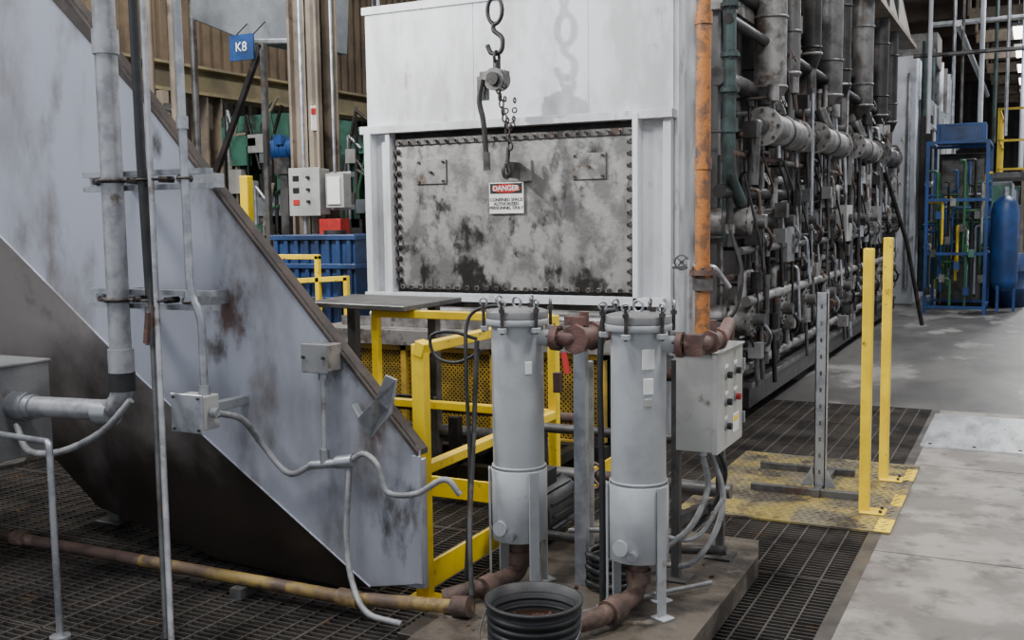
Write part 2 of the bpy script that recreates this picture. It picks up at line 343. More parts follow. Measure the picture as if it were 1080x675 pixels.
b=B('floor_drain_pipe')
b.tube([(-6.2,3.38,.07),(-3.6,3.38,.07)],.027,m_rust,seg=16); b.tube([(-3.6,3.38,.07),(-2.45,3.38,.07),(-1.86,3.33,.14)],.027,m_yelrust,seg=16)
b.cyl((-4.45,3.38,.07),(-4.37,3.38,.07),.036,m_rust,16); b.cyl((-2.5,3.38,.07),(-2.40,3.38,.07),.036,m_yelrust,16)
for x in (-5.3,-3.0): b.box(x-.03,x+.03,3.32,3.44,0,.045,m_dark2)
b.cyl((-1.93,3.33,.135),(-1.86,3.33,.145),.040,m_rust,14)
b.done()

# ------------------------------------------------------------------ concrete pad + filters
b=B('concrete_pad'); PZ=.1
poly=[(-1.98,3.12),(-1.93,2.75),(-1.10,2.72),(-1.04,3.0),(-1.05,4.5),(-1.10,4.72),(-1.9,4.75),(-1.96,4.5)]
b.prism([(x,y,.002) for x,y in poly],(0,0,PZ-.002),m_pad)
b.box(-2.08,-1.95,3.16,3.5,.002,.07,m_pad)
for i in range(40):
    x=random.uniform(-1.95,-1.08); y=random.uniform(2.85,4.5); s=random.uniform(.005,.016)
    b.beam((x,y,PZ+s*.3),(x+s,y+s*random.uniform(-1,1),PZ+s*.3),s,s*.7,m_debris)
b.done(.008)
def filt(cx,cy,side):
    b=B('filter_housing'); c=V((cx,cy,0)); R=.104
    b.lathe(c,[(0,.30),(R*.55,.30),(R*.9,.33),(R,.37),(R,1.185),(R*.99,1.19)],m_filter,40)
    b.lathe(c,[(R+.006,.31),(R+.010,.31),(R+.010,.60),(R+.006,.60)],m_filter,40)
    for a in ((-155,-25,65,155) if side else (-150,-35,60,150)):
        t=math.radians(a); d=V((math.cos(t),math.sin(t),0)); s_=d.cross(V((0,0,1)))
        p=c+d*(R+.016)
        b.beam(p+V((0,0,PZ)),p+V((0,0,.60)),.045,.008,m_filter,up=d)
        b.beam(p-d*.03+V((0,0,PZ+.004)),p+d*.04+V((0,0,PZ+.004)),.06,.008,m_filter)
    b.cyl(c+V((.02,-R-.002,.345)),c+V((.02,-R-.035,.345)),.02,m_galv,12)
    b.cyl(c+V((-.03,-R-.004,.37)),c+V((-.03,-R-.02,.37)),.03,m_filter,16)
    b.torus(c+V((0,0,.61)),(0,0,1),R+.002,.005,m_filter,40,6)
    b.lathe(c,[(R,1.18),(R+.022,1.18),(R+.022,1.205),(0,1.205)],m_filter,40)
    b.lathe(c,[(R+.020,1.207),(R+.020,1.235),(R-.01,1.243),(R*.5,1.248),(0,1.25)],m_encl2,40)
    for i in range(6):
        t=math.radians(30+60*i); d=V((math.cos(t),math.sin(t),0)); p=c+d*(R+.03)
        b.cyl(p+V((0,0,1.15)),p+V((0,0,1.27)),.007,m_bolt,8)
        s_=d.cross(V((0,0,1))); b.torus(p+V((0,0,1.272)),s_ if i%2 else d,.015,.005,m_galv,14,6)
        b.beam(p-d*.02+V((0,0,1.165)),p+d*.012+V((0,0,1.165)),.03,.02,m_filter)
        b.cyl(p+V((0,0,1.236)),p+V((0,0,1.25)),.013,m_bolt,6)
    b.torus(c+V((0,0,1.268)),(0.3,1,0),.022,.006,m_galv,14,6)
    b.cyl(c+V((.05,.02,1.245)),c+V((.05,.02,1.265)),.012,m_bolt,8)
    b.cyl(c+V((0,0,.30)),c+V((0,0,.26)),.035,m_rust,16)
    b.cyl(c+V((R-.01,0,1.13)),c+V((R+.05,0,1.13)),.032,m_filter,16)
    b.flange(c+V((R+.06,0,1.13)),(1,0,0),.048,.022,m_redflange)
    if side:
        t=math.radians(-50); d=V((math.cos(t),math.sin(t),0)); p=c+d*(R+.001)
        for z,w,h,mm in ((1.08,.05,.075,m_signw),(.98,.04,.06,m_signw),(.92,.03,.03,m_encl)):
            b.beam(p+V((0,0,z-h/2)),p+V((0,0,z+h/2)),w,.004,mm,up=d)
    else:
        t=math.radians(-40); d=V((math.cos(t),math.sin(t),0)); p=c+d*(R+.001)
        b.beam(p+V((0,0,.99)),p+V((0,0,1.04)),.03,.004,m_signw,up=d)
    return b.done(.002)
filt(-1.84,3.72,False); filt(-1.315,3.68,True)
b=B('filter_process_piping')
b.tube([(-1.84,3.72,.27),(-1.84,3.72,.16),(-1.90,3.52,.155),(-2.03,3.42,.12)],.036,m_rust,fillet=.06,seg=16)
b.cyl((-1.84,3.72,.20),(-1.84,3.72,.25),.046,m_rust,16); b.cyl((-1.885,3.56,.155),(-1.90,3.50,.15),.046,m_rust,16)
b.tube([(-1.315,3.68,.27),(-1.315,3.66,.165),(-1.36,3.40,.16),(-1.44,3.30,.155),(-1.47,3.22,.15)],.036,m_rust,fillet=.06,seg=16)
b.cyl((-1.315,3.68,.21),(-1.315,3.68,.26),.048,m_rust,16); b.cyl((-1.335,3.52,.165),(-1.35,3.44,.162),.047,m_rust,16)
b.tube([(-1.67,3.72,1.13),(-1.58,3.72,1.13),(-1.55,4.0,1.13),(-1.55,4.4,1.13),(-1.55,4.4,.25)],.032,m_redflange,fillet=.05,seg=14)
b.flange((-1.665,3.72,1.13),(1,0,0),.05,.02,m_redflange)
valve(b,(-1.575,3.78,1.13),(0.1,1,0),.034,m_redflange)
b.cyl((-1.60,3.76,1.13),(-1.60,3.76,1.20),.02,m_rust,10); b.box(-1.64,-1.56,3.73,3.79,1.18,1.215,m_redflange)
b.tube([(-1.14,3.68,1.13),(-1.08,3.70,1.13),(-1.07,3.95,1.13),(-1.20,4.55,1.13),(-1.24,4.6,.9)],.028,m_redflange,fillet=.05,seg=14)
valve(b,(-1.075,3.84,1.13),(0,1,0),.026,m_redflange)
b.box(-1.13,-1.07,3.66,3.72,1.09,1.17,m_redflange)
b.beam((-1.62,3.68,1.08),(-1.60,3.67,1.0),.022,.010,m_red); b.beam((-1.70,3.8,.98),(-1.70,3.8,.9),.03,.03,m_redflange)
b.beam((-1.62,3.85,.1),(-1.62,3.85,1.10),.05,.04,m_galv)
b.tube([(-1.66,4.02,.1),(-1.66,4.02,1.0)],.024,m_conduit,seg=12)
b.tube([(-1.47,3.95,.1),(-1.47,3.95,1.18)],.024,m_dark2,seg=12)
b.tube([(-1.44,3.62,.12),(-1.455,3.66,.6),(-1.47,3.68,1.0),(-1.46,3.7,1.22),(-1.41,3.7,1.25)],.012,m_black,smooth=True)
b.tube([(-2.0,3.55,.16),(-1.985,3.57,.6),(-2.01,3.6,1.0),(-2.03,3.66,1.20),(-1.95,3.7,1.25),(-1.88,3.72,1.24)],.008,m_black,smooth=True)
b.tube([(-1.99,3.66,1.12),(-2.09,3.62,1.15),(-2.17,3.6,1.13),(-2.15,3.6,1.05),(-2.05,3.6,1.03),(-1.95,3.63,1.08)],.007,m_black,smooth=True)
b.tube([(-1.92,3.45,.14),(-1.95,3.5,.4),(-1.98,3.6,.75),(-1.97,3.62,1.12)],.010,m_dark2,smooth=True)
b.tube([(-1.7,3.9,.3),(-1.4,3.9,.34),(-1.2,4.0,.3),(-1.1,4.1,.45)],.010,m_flex,smooth=True)
b.tube([(-1.9,4.05,.22),(-1.5,4.1,.2),(-1.1,4.15,.22)],.02,m_dark2,smooth=True)
b.tube([(-1.75,3.5,.12),(-1.6,3.42,.12),(-1.5,3.46,.125),(-1.42,3.6,.12),(-1.3,3.8,.12),(-1.12,4.0,.13)],.009,m_flex,smooth=True)
b.tube([(-2.2,4.6,.35),(-1.2,4.6,.35)],.035,m_dark2,seg=12); b.tube([(-2.2,4.7,.55),(-1.3,4.7,.55)],.025,m_dark2,seg=12)
wheel(b,(-1.78,4.35,.42),(0,-1,.3),.06,m_redflange); b.tube([(-1.78,4.36,.42),(-1.78,4.6,.35)],.02,m_rust)
b.done()
b=B('hose_coil')
for i in range(5): b.torus((-1.5,3.88,.125+i*.028),(0.05*(i%3-1),.04*(i%2),1),.10-.006*(i%2),.014,m_black,28,8)
b.done()
b=B('plastic_bucket'); c=V((-1.45,3.03,PZ)); H=.245
prof=[(0,0.002),(.128,.002),(.133,.02)]
for i in range(5):
    z=.09+i*.028; prof+=[(.140+z*.04,z-.008),(.152+z*.03,z-.006),(.152+z*.03,z+.006),(.142+z*.04,z+.008)]
prof+=[(.156,H-.012),(.164,H-.010),(.164,H),(.152,H),(.146,.12),(.14,.03),(0,.03)]
b.lathe(c,prof,m_black,48); b.lathe(c,[(0,.15),(.147,.15)],m_oil,40)
for i in range(60):
    a=random.uniform(0,6.28); r=.125*math.sqrt(random.random()); p=c+V((math.cos(a)*r,math.sin(a)*r,.152))
    d=V((random.uniform(-1,1),random.uniform(-1,1),.3)).normalized()*random.uniform(.006,.02); b.beam(p-d,p+d,.012,.006,m_debris)
b.tube([c+V((.163,.02,H-.02)),c+V((.175,-.04,H-.09)),c+V((.13,-.13,H-.13)),c+V((0,-.18,H-.14)),c+V((-.13,-.13,H-.13)),c+V((-.175,-.04,H-.09)),c+V((-.163,.02,H-.02))],.003,m_dark2,smooth=True,seg=6)
b.done()

# ------------------------------------------------------------------ control enclosure
b=B('pump_control_box'); x0,x1,y0,y1,z0,z1=-1.27,-1.12,4.0,4.38,.66,1.055
b.box(x0,x1,y0,y1,z0,z1,m_encl); b.box(x1,x1+.022,y0-.006,y1+.006,z0-.006,z1+.006,m_encl)
b.box(x0-.005,x1+.03,y0-.01,y1+.01,z1+.004,z1+.012,m_encl)
for yy,zz,mm in ((4.12,.96,m_black),(4.26,.96,m_black),(4.12,.85,m_black),(4.26,.85,m_red),(4.12,.75,m_black)):
    b.cyl((x1+.022,yy,zz),(x1+.030,yy,zz),.020,m_galv,16); b.cyl((x1+.030,yy,zz),(x1+.048,yy,zz),.014,mm,14)
    b.box(x1+.022,x1+.025,yy-.025,yy+.025,zz+.026,zz+.042,m_signw)
b.box(x1+.022,x1+.025,4.22,4.32,.70,.78,m_signw); b.box(x1+.022,x1+.026,4.235,4.305,.745,.77,m_yellow)
for zz in (.74,.97): b.box(x1+.005,x1+.032,y1+.004,y1+.018,zz-.025,zz+.025,m_galv)
for yy in (4.1,4.2,4.3): b.cyl((-1.19,yy,z0-.035),(-1.19,yy,z0),.02,m_galv,8)
b.tube([(-1.19,4.1,.63),(-1.16,4.08,.5),(-1.20,4.0,.36),(-1.28,3.95,.28),(-1.38,3.92,.2)],.012,m_flex,smooth=True,ribs=1)
b.tube([(-1.19,4.2,.63),(-1.13,4.2,.45),(-1.14,4.12,.3),(-1.22,4.05,.18),(-1.35,4.1,.14)],.012,m_flex,smooth=True,ribs=1)
b.tube([(-1.19,4.3,.63),(-1.15,4.32,.5),(-1.2,4.3,.36),(-1.3,4.25,.25),(-1.5,4.2,.2)],.009,m_black,smooth=True)
for (x,y) in ((-1.29,4.07),(-1.20,4.42)):
    b.beam((x,y,.1),(x,y,1.02),.035,.035,m_dark2); b.box(x-.06,x+.06,y-.06,y+.06,.1,.11,m_dark2)
b.beam((-1.29,4.07,.72),(-1.20,4.42,.72),.04,.04,m_dark2); b.beam((-1.29,4.07,.35),(-1.20,4.42,.35),.04,.04,m_dark2)
b.done(.004)

# ------------------------------------------------------------------ railing
b=B('safety_railing')
RX=-2.26
def sq(p0,p1,w=.045,h=.045,m=m_yellow): b.beam(p0,p1,w,h,m)
sq((RX,3.66,.0),(RX,3.66,1.09),.062,.05); sq((RX,5.0,0),(RX,5.0,1.09),.05,.05)
sq((RX,3.66,1.07),(RX,5.0,1.07)); sq((RX,3.66,.56),(RX,5.0,.56)); b.beam((RX,3.6,.09),(RX,5.9,.09),.012,.12,m_yellow)
sq((RX,5.0,1.07),(-3.4,5.0,1.07)); sq((RX,5.0,.56),(-3.4,5.0,.56)); sq((-3.38,5.0,0),(-3.38,5.0,1.05))
b.beam((RX,5.0,.09),(-3.4,5.0,.09),.012,.12,m_yellow)
sq((RX,3.66,1.04),(RX+.02,3.66,1.10),.065,.05)
for yy in (3.66,5.0): b.box(RX-.07,RX+.07,yy-.06,yy+.06,.002,.014,m_yellow)
b.done(.004)
b=B('steel_work_table'); b.prism([(-3.85,4.98,1.095),(-3.10,4.86,1.095),(-3.12,5.55,1.095),(-3.95,5.6,1.095)],(0,0,.03),m_tabletop)
b.box(-3.8,-3.74,5.3,5.36,.0,1.095,m_dark2); b.box(-3.25,-3.19,5.35,5.41,0,1.095,m_dark2); b.box(-3.8,-3.19,5.31,5.35,.5,.54,m_dark2)
b.done(.004)
b=B('pump_motor'); b.cyl((-2.02,4.15,.26),(-2.02,4.5,.26),.12,m_black,24); b.cyl((-2.02,4.5,.26),(-2.02,4.6,.26),.08,m_dark,20)
for i in range(14):
    a=math.pi*2*i/14; b.beam((-2.02+math.cos(a)*.125,4.18,.26+math.sin(a)*.125),(-2.02+math.cos(a)*.125,4.47,.26+math.sin(a)*.125),.006,.02,m_black,up=V((math.cos(a),0,math.sin(a))))
b.box(-2.12,-1.98,4.18,4.5,.0,.15,m_dark); b.box(-2.07,-1.97,4.25,4.38,.36,.44,m_black)
b.done()
b=B('drag_conveyor_frame')
for yy in (5.25,5.7,6.0): b.beam((-4.8,yy,.12),(-2.35,yy,.12),.08,.1,m_dark)
for xx in (-4.4,-3.7,-3.0,-2.45): b.beam((xx,5.1,.2),(xx,6.05,.2),.06,.06,m_dark); b.box(xx-.03,xx+.03,5.2,5.26,0,.45,m_dark)
b.tube([(-4.9,5.4,.32),(-2.5,5.4,.32),(-2.5,5.4,.0)],.04,m_dark2,fillet=.06); b.tube([(-4.9,5.6,.42),(-2.4,5.6,.42)],.03,m_rust)
b.done()

# ------------------------------------------------------------------ quench tank
b=B('quench_tank')
b.box(-4.65,-2.38,6.18,7.05,0,.78,m_dark)
b.box(-4.72,-2.33,6.08,7.05,.79,.83,m_cast); b.box(-4.72,-2.33,6.06,6.10,.74,.84,m_cast)
b.box(-4.6,-2.45,6.35,6.38,.83,.90,m_cast); b.tube([(-4.5,6.6,.89),(-2.4,6.6,.89)],.03,m_galv); b.tube([(-4.5,6.85,.90),(-2.4,6.85,.90)],.04,m_dark2)
for x in (-4.2,-3.5,-2.8): b.box(x-.04,x+.04,6.4,7.02,.83,.88,m_cast)
def meshguard(x0,x1,z0,z1,y,st=.032,w=.008):
    for sgn in (1,-1):
        k=(x0-(z1-z0))
        while k<x1+(z1-z0):
            xa=k; xb=k+(z1-z0)*sgn
            lo,hi=0.0,1.0; dx=xb-xa
            t0=(x0-xa)/dx; t1=(x1-xa)/dx
            lo=max(lo,min(t0,t1)); hi=min(hi,max(t0,t1))
            if hi-lo>.01: b.beam((xa+dx*lo,y,z0+(z1-z0)*lo),(xa+dx*hi,y,z0+(z1-z0)*hi),.003,w,m_yellow2)
            k+=st
meshguard(-4.6,-2.42,.16,.74,6.12)
for x in (-4.62,-3.9,-3.2,-2.42): b.box(x-.02,x+.02,6.09,6.13,.02,.76,m_yellow2)
b.box(-4.62,-2.4,6.09,6.13,.70,.75,m_yellow2); b.box(-4.62,-2.4,6.09,6.13,.12,.17,m_yellow2)
b.done()

# ------------------------------------------------------------------ furnace
b=B('heat_treat_furnace')
FY=7.2
b.box(-4.82,-2.32,7.26,17.2,0,3.22,m_white)
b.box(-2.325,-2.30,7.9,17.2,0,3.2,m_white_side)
b.box(-4.88,-2.30,FY-.03,7.3,2.35,3.28,m_white)
b.box(-4.90,-2.28,FY-.12,7.3,2.29,2.35,m_white)
b.box(-4.90,-2.28,FY-.05,7.3,3.24,3.30,m_white)
b.box(-4.86,-4.64,FY-.02,7.3,.83,2.29,m_white); b.box(-2.58,-2.30,FY-.02,7.3,.60,2.29,m_white)
b.box(-4.86,-4.80,FY-.12,FY,.98,2.29,m_white); b.box(-4.67,-4.63,FY-.1,FY,.98,2.29,m_white)
b.box(-2.57,-2.53,FY-.13,FY,.98,2.33,m_white); b.box(-2.36,-2.30,FY-.08,FY,.70,2.29,m_white)
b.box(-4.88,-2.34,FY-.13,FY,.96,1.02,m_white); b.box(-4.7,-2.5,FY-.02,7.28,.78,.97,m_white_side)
b.box(-4.64,-2.58,FY-.01,7.28,1.0,2.3,m_dark)
b.box(-4.60,-2.59,FY-.04,FY,1.05,2.24,m_door)
b.box(-4.60,-2.59,FY-.055,FY-.03,2.19,2.24,m_dark2)
for x in (-3.9,-2.95): b.box(x,x+.010,FY-.034,FY-.03,2.35,3.24,m_white)
x=-4.56
while x<-2.60:
    for z in (2.215,1.065):
        b.cyl((x,FY-.085,z),(x,FY-.03,z),.013,m_bolt,6); b.cyl((x,FY-.06,z),(x,FY-.05,z),.020,m_cast,6)
    x+=.085
z=1.12
while z<2.2:
    for xx in (-4.585,-2.60):
        b.cyl((xx,FY-.085,z),(xx,FY-.03,z),.014,m_bolt,6); b.cyl((xx,FY-.06,z),(xx,FY-.045,z),.024,m_bolt,6); b.beam((xx-.04,FY-.045,z),(xx+.015,FY-.045,z),.018,.022,m_dark)
    z+=.085
for cx in (-4.27,-2.93):
    b.box(cx-.14,cx+.13,FY-.055,FY-.04,1.88,2.07,m_cast)
    for dx in (-.115,.105):
        for dz in (1.90,2.05): b.cyl((cx+dx,FY-.07,dz),(cx+dx,FY-.05,dz),.011,m_bolt,6)
    b.cyl((cx,FY-.08,1.97),(cx,FY-.05,1.97),.012,m_bolt,8)
b.box(-3.58,-3.40,FY-.06,FY-.03,1.88,2.04,m_cast); b.box(-3.52,-3.49,FY-.24,FY-.05,1.90,2.02,m_dark2); b.torus((-3.505,FY-.26,1.95),(1,0,0),.05,.015,m_dark2,16,8)
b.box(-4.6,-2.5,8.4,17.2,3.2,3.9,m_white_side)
y=8.0
while y<17.3:
    b.box(-2.30,-2.2,y-.04,y+.04,0,3.25,m_white_side); y+=1.15
b.box(-2.3,-2.1,7.9,17.2,3.15,3.25,m_white_side)
b.box(-2.45,-1.95,8.0,17.4,.10,.26,m_dark); b.box(-2.32,-1.93,8.0,17.4,.26,.30,m_dark2)
b.box(-2.31,-2.27,7.2,7.34,.6,3.3,m_white)
b.tube([(-5.4,8.6,3.55),(-4.2,8.6,3.55)],.09,m_rust,seg=16)
b.tube([(-4.2,8.0,3.2),(-4.2,8.0,4.3)],.06,m_galv,seg=14); b.tube([(-4.0,8.0,3.2),(-4.0,8.0,4.3)],.04,m_galv,seg=14)
b.cyl((-4.9,8.2,3.2),(-4.9,8.2,3.9),.10,m_cast,20)
b.tube([(-4.75,7.9,3.45),(-2.6,7.9,3.45)],.06,m_cast)
furn=b.done(.004)

b=B('confined_space_warning_sign'); sx0,sx1,sz0,sz1=-3.755,-3.465,1.640,1.875; sy=FY-.062
b.box(sx0,sx1,sy,sy+.006,sz0,sz1,m_signw); b.box(sx0+.008,sx1-.008,sy-.002,sy,sz1-.085,sz1-.008,m_txt)
cx=(sx0+sx1)/2;cz=sz1-.046
el=[(cx+math.cos(t*math.pi/16)*.12,sy-.004,cz+math.sin(t*math.pi/16)*.034) for t in range(32)]
b.prism(el,(0,.002,0),m_red)
for px in (sx0+.012,sx1-.012): b.cyl((px,sy-.004,sz1-.01),(px,sy,sz1-.01),.005,m_bolt,6)
b.box(cx-.02,cx+.02,sy+.006,FY-.03,1.7,1.8,m_bolt)
sg=b.done()
text('danger_lettering','DANGER',(cx,sy-.006,cz),.055,m_txtw,sg,bold=.001)
text('notice_lettering','CONFINED SPACE\nAUTHORIZED\nPERSONNEL ONLY',(cx,sy-.002,sz0+.072),.034,m_txt,sg,bold=.0004)

# ------------------------------------------------------------------ hoist
b=B('lever_chain_hoist'); hx=-3.53; hy=6.82
z=3.20
for i in range(84):
    b.torus((hx,hy,z+i*.062),(1,0,0) if i%2 else (0,1,0),.030,.010,m_bolt,12,6,sx=.6,axis=(0,1,0) if i%2 else (1,0,0))
b.torus((hx+.01,hy,3.09),(0,1,0),.095,.017,m_dark,24,8,sx=.62,axis=(1,0,0))
b.tube([(hx,hy,3.0),(hx,hy,2.95),(hx+.065,hy,2.89),(hx+.055,hy,2.80),(hx-.02,hy,2.79),(hx-.055,hy,2.85)],.018,m_dark,smooth=True)
b.torus((hx+.02,hy,2.76),(1,0,0),.04,.012,m_dark,16,8)
b.cyl((hx+.02,hy,2.66),(hx+.02,hy,2.74),.028,m_dark,12)
b.cyl((hx+.02,hy-.06,2.60),(hx+.02,hy+.06,2.60),.08,m_dark2,24); b.cyl((hx+.02,hy-.085,2.60),(hx+.02,hy+.085,2.60),.048,m_dark,20)
b.box(hx-.10,hx+.10,hy-.045,hy+.045,2.56,2.66,m_dark2); b.box(hx-.13,hx-.06,hy-.03,hy+.03,2.46,2.63,m_dark2)
b.tube([(hx-.07,hy-.06,2.60),(hx-.09,hy-.07,2.45),(hx-.06,hy-.07,2.30),(hx-.04,hy-.07,2.05)],.020,m_dark,smooth=True)
b.cyl((hx-.04,hy-.07,2.08),(hx-.035,hy-.07,1.95),.026,m_dark2,12)
for i in range(9): b.torus((hx+.03+.004*i,hy+.03*i/2,2.53-i*.05),(1,0,0) if i%2 else (0,1,0),.028,.008,m_bolt,12,6,sx=.6,axis=(0,1,0) if i%2 else (1,0,0))
b.tube([(hx+.03,hy+.15,2.12),(hx+.03,hy+.13,2.0),(hx+.05,hy+.12,1.93),(hx+.02,hy+.11,1.90)],.016,m_dark,smooth=True)
for i in range(10):
    a=math.pi*i/9; p=V((hx+.09+.04*(1-math.cos(a)),hy-.02,2.55-.24*math.sin(a)-.012*i)); b.torus(p,(1,0,0) if i%2 else (0,1,0),.018,.006,m_bolt,10,6)
b.done()

# ------------------------------------------------------------------ furnace side piping
b=B('burner_gas_piping')
b.tube([(-2.0,6.88,.70),(-2.0,6.88,4.6)],.050,m_orange,seg=20)
for z in (1.22,1.95,2.9,3.5): b.cyl((-2.0,6.88,z-.04),(-2.0,6.88,z+.04),.058,m_orange,20)
b.flange((-2.0,6.88,1.22),(0,0,1),.09,.035,m_rust)
b.cyl((-2.0,6.88,1.10),(-2.0,6.88,1.18),.068,m_dark2,20)
b.tube([(-2.0,6.88,.72),(-2.0,6.88,.55),(-2.3,6.9,.5)],.050,m_rust,fillet=.1,seg=16); b.beam((-2.05,7.3,1.2),(-2.0,6.92,1.2),.04,.04,m_cast)
b.tube([(-2.1,6.95,.1),(-2.1,6.95,.62)],.04,m_dark2); b.tube([(-2.14,7.05,1.3),(-2.14,7.05,.3),(-2.14,7.6,.3)],.018,m_conduit,fillet=.05)
wheel(b,(-2.2,7.05,1.28),(0,-1,0),.05,m_dark2)
b.tube([(-2.28,7.1,1.25),(-1.98,7.1,1.25),(-1.9,7.2,1.1)],.02,m_galv,fillet=.05)
b.tube([(-2.0,7.55,4.4),(-2.0,7.55,1.9),(-2.0,7.9,1.7)],.045,m_teal,fillet=.12,seg=16)
b.tube([(-2.1,7.85,4.4),(-2.1,7.85,1.4)],.035,m_teal,seg=12); b.cyl((-2,7.55,2.2),(-2,7.55,2.3),.06,m_teal)
for z in (2.5,2.75,3.1,3.4): b.flange((-2.0,7.55,z),(0,0,1),.07,.03,m_teal)
H=[(-1.98,.42,.035,m_cast),(-2.05,.62,.05,m_dark2),(-1.93,.95,.040,m_cast),(-2.08,1.12,.03,m_rust),(-1.92,1.34,.03,m_dark2),(-2.05,1.78,.05,m_dark),(-1.98,2.05,.025,m_rust),(-2.12,2.62,.07,m_dark2),(-2.0,3.0,.04,m_dark),(-2.1,3.3,.05,m_dark)]
for x,z,r,mm in H: b.tube([(x,7.45+random.random()*.5,z),(x,16.9,z)],r,mm,seg=12)
mm_=[m_dark,m_dark2,m_rust,m_cast,m_dark2,m_dark,m_cast,m_dark2,m_galv]
rc=random.choice
Y=7.75
while Y<16.8:
    for zc in (1.55,.80):
        b.cyl((-2.3,Y+.2,zc),(-1.92,Y+.2,zc),.11,rc([m_dark2,m_cast,m_cast]),20); b.flange((-2.1,Y+.2,zc),(1,0,0),.16,.03,m_dark2,8)
        b.flange((-1.92,Y+.2,zc),(1,0,0),.13,.03,m_cast,8); b.cyl((-1.92,Y+.2,zc),(-1.82,Y+.2,zc),.05,m_dark2,12)
        b.tube([(-2.0,Y+.2,zc+.1),(-2.0,Y+.2,zc+.35),(-2.0,Y+.45,zc+.35)],.035,rc(mm_),fillet=.06)
        valve(b,(-1.92,Y+.5,zc-.15),(0,1,0),.035,rc([m_dark2,m_rust,m_cast]),'lever',rc([m_dark,m_dark2,m_galv]),(1,0,.3))
        b.tube([(-1.85,Y+.2,zc),(-1.80,Y+.3,zc-.12),(-1.86,Y+.45,zc-.22),(-1.92,Y+.6,zc-.15)],.014,rc([m_galv,m_dark,m_rust]),smooth=True)
    for j in range(9):
        yy=Y+random.uniform(0,1.0); xx=random.uniform(-2.2,-1.87); z0=random.uniform(.3,1.6); z1=z0+random.uniform(.4,1.8)
        b.tube([(xx,yy,z0),(xx,yy,z1)],random.choice([.010,.013,.018,.025,.03]),rc(mm_)); b.cyl((xx,yy,z0+.1),(xx,yy,z0+.17),.038,rc(mm_),10)
        b.cyl((xx,yy,z1-.04),(xx,yy,z1),.032,rc(mm_),8)
    for j in range(10):
        yy=Y+random.uniform(0,1.0); zz=random.uniform(.4,2.9)
        b.tube([(-2.28,yy,zz),(-1.9,yy,zz),(-1.88,yy,zz-random.uniform(.15,.5))],random.choice([.012,.016,.020]),rc(mm_+[m_galv]),fillet=.05)
        k=random.random()
        if k<.25: wheel(b,(-1.84,yy,zz+.08),(1,0,.4),.045,rc([m_dark2,m_rust,m_cast]))
        elif k<.6: b.box(-1.95,-1.85,yy-.05,yy+.05,zz-.06,zz+.06,rc([m_cast,m_dark,m_dark2,m_encl2]))
        else: b.cyl((-1.9,yy,zz-.03),(-1.9,yy,zz+.10),.045,rc([m_cast,m_dark,m_galv]),14)
    for j in range(4):
        yy=Y+random.uniform(0,.6); zz=random.uniform(.6,2.6); xx=random.uniform(-2.0,-1.85)
        b.tube([(xx,yy,zz),(xx+.05,yy+.15,zz-.25),(xx,yy+.4,zz-.2-random.random()*.3)],.009,rc([m_black,m_dark,m_rust]),smooth=True)
        b.tube([(xx,yy,zz),(xx,yy+random.uniform(.2,.5),zz),(xx-.2,yy+.5,zz)],.014,rc(mm_),fillet=.04)
    Y+=1.05
for i in range(5):
    y0=7.6+i*1.9; b.tube([(-1.9,y0,1.9),(-1.82,y0+.15,1.4),(-1.84,y0+.35,1.2),(-1.9,y0+.6,1.6)],.010,m_black,smooth=True)
b.tube([(-1.95,7.4,1.5),(-1.85,7.35,1.2),(-1.9,7.3,.9),(-2.1,7.3,.85)],.014,m_black,smooth=True)
b.tube([(-1.9,15.2,2.3),(-1.6,15.6,1.2),(-1.4,15.9,.0)],.03,m_dark)
b.box(-1.98,-1.88,9.0,9.3,1.2,1.5,m_encl2); b.box(-1.98,-1.86,12.0,12.4,1.3,1.7,m_encl); b.box(-1.98,-1.86,14.5,14.9,1.2,1.7,m_encl2)
b.done(parent=furn)
def stack(Yc,r,mm,zb=2.5,x=-1.98):
    b=B('exhaust_stack'); b.tube([(x,Yc,4.9),(x,Yc,zb+.12)],r,mm,seg=24); b.cyl((x,Yc,zb+.12),(x,Yc,zb),r,mm,24,r2=r*.55)
    b.torus((x,Yc,zb+.14),(0,0,1),r,.015,m_cast,24,6)
    for z in (3.2,3.9): b.torus((x,Yc,z),(0,0,1),r+.002,.012,mm,24,6)
    b.cyl((x,Yc,zb),(x,Yc,zb-.3),r*.5,m_dark2,16); b.beam((x,Yc,3.3),(x-.35,Yc,3.3),.05,.05,m_dark); b.done()
stack(8.75,.13,m_cast); stack(9.5,.09,m_dark2,2.7); stack(11.5,.13,m_dark2,2.7); stack(12.3,.09,m_dark,2.9); stack(13.8,.13,m_dark2,2.8); stack(15.3,.13,m_dark,2.8); stack(10.5,.09,m_dark,3.0); stack(16.5,.11,m_dark,2.8)
def recup(y0,y1,z,mm):
    b=B('combustion_air_muffler'); x=-1.90; r=.125
    b.cyl((x,y0,z),(x,y1,z),r,mm,28)
    for yy in (y0,y1): b.flange((x,yy,z),(0,1,0),r+.025,.03,mm,8)
    b.torus((x,(y0+y1)/2,z),(0,1,0),r+.003,.012,m_dark2,28,6); b.cyl((x,y0-.15,z),(x,y0,z),.06,m_dark2,16)
    b.tube([(x,y0-.14,z),(x,y0-.22,z),(x-.02,y0-.22,z-.45)],.045,m_dark2,fillet=.08)
    b.cyl((x,(y0+y1)/2,z+r),(x-.08,(y0+y1)/2,z+r+.2),.06,m_dark2,16); b.beam((x-.4,(y0+y1)/2,z),(x,(y0+y1)/2,z),.05,.08,m_dark); b.done()
recup(8.15,9.35,2.28,m_cast); recup(10.3,11.6,2.33,m_cast); recup(12.6,14.0,2.38,m_cast); recup(15.0,16.3,2.4,m_dark2)
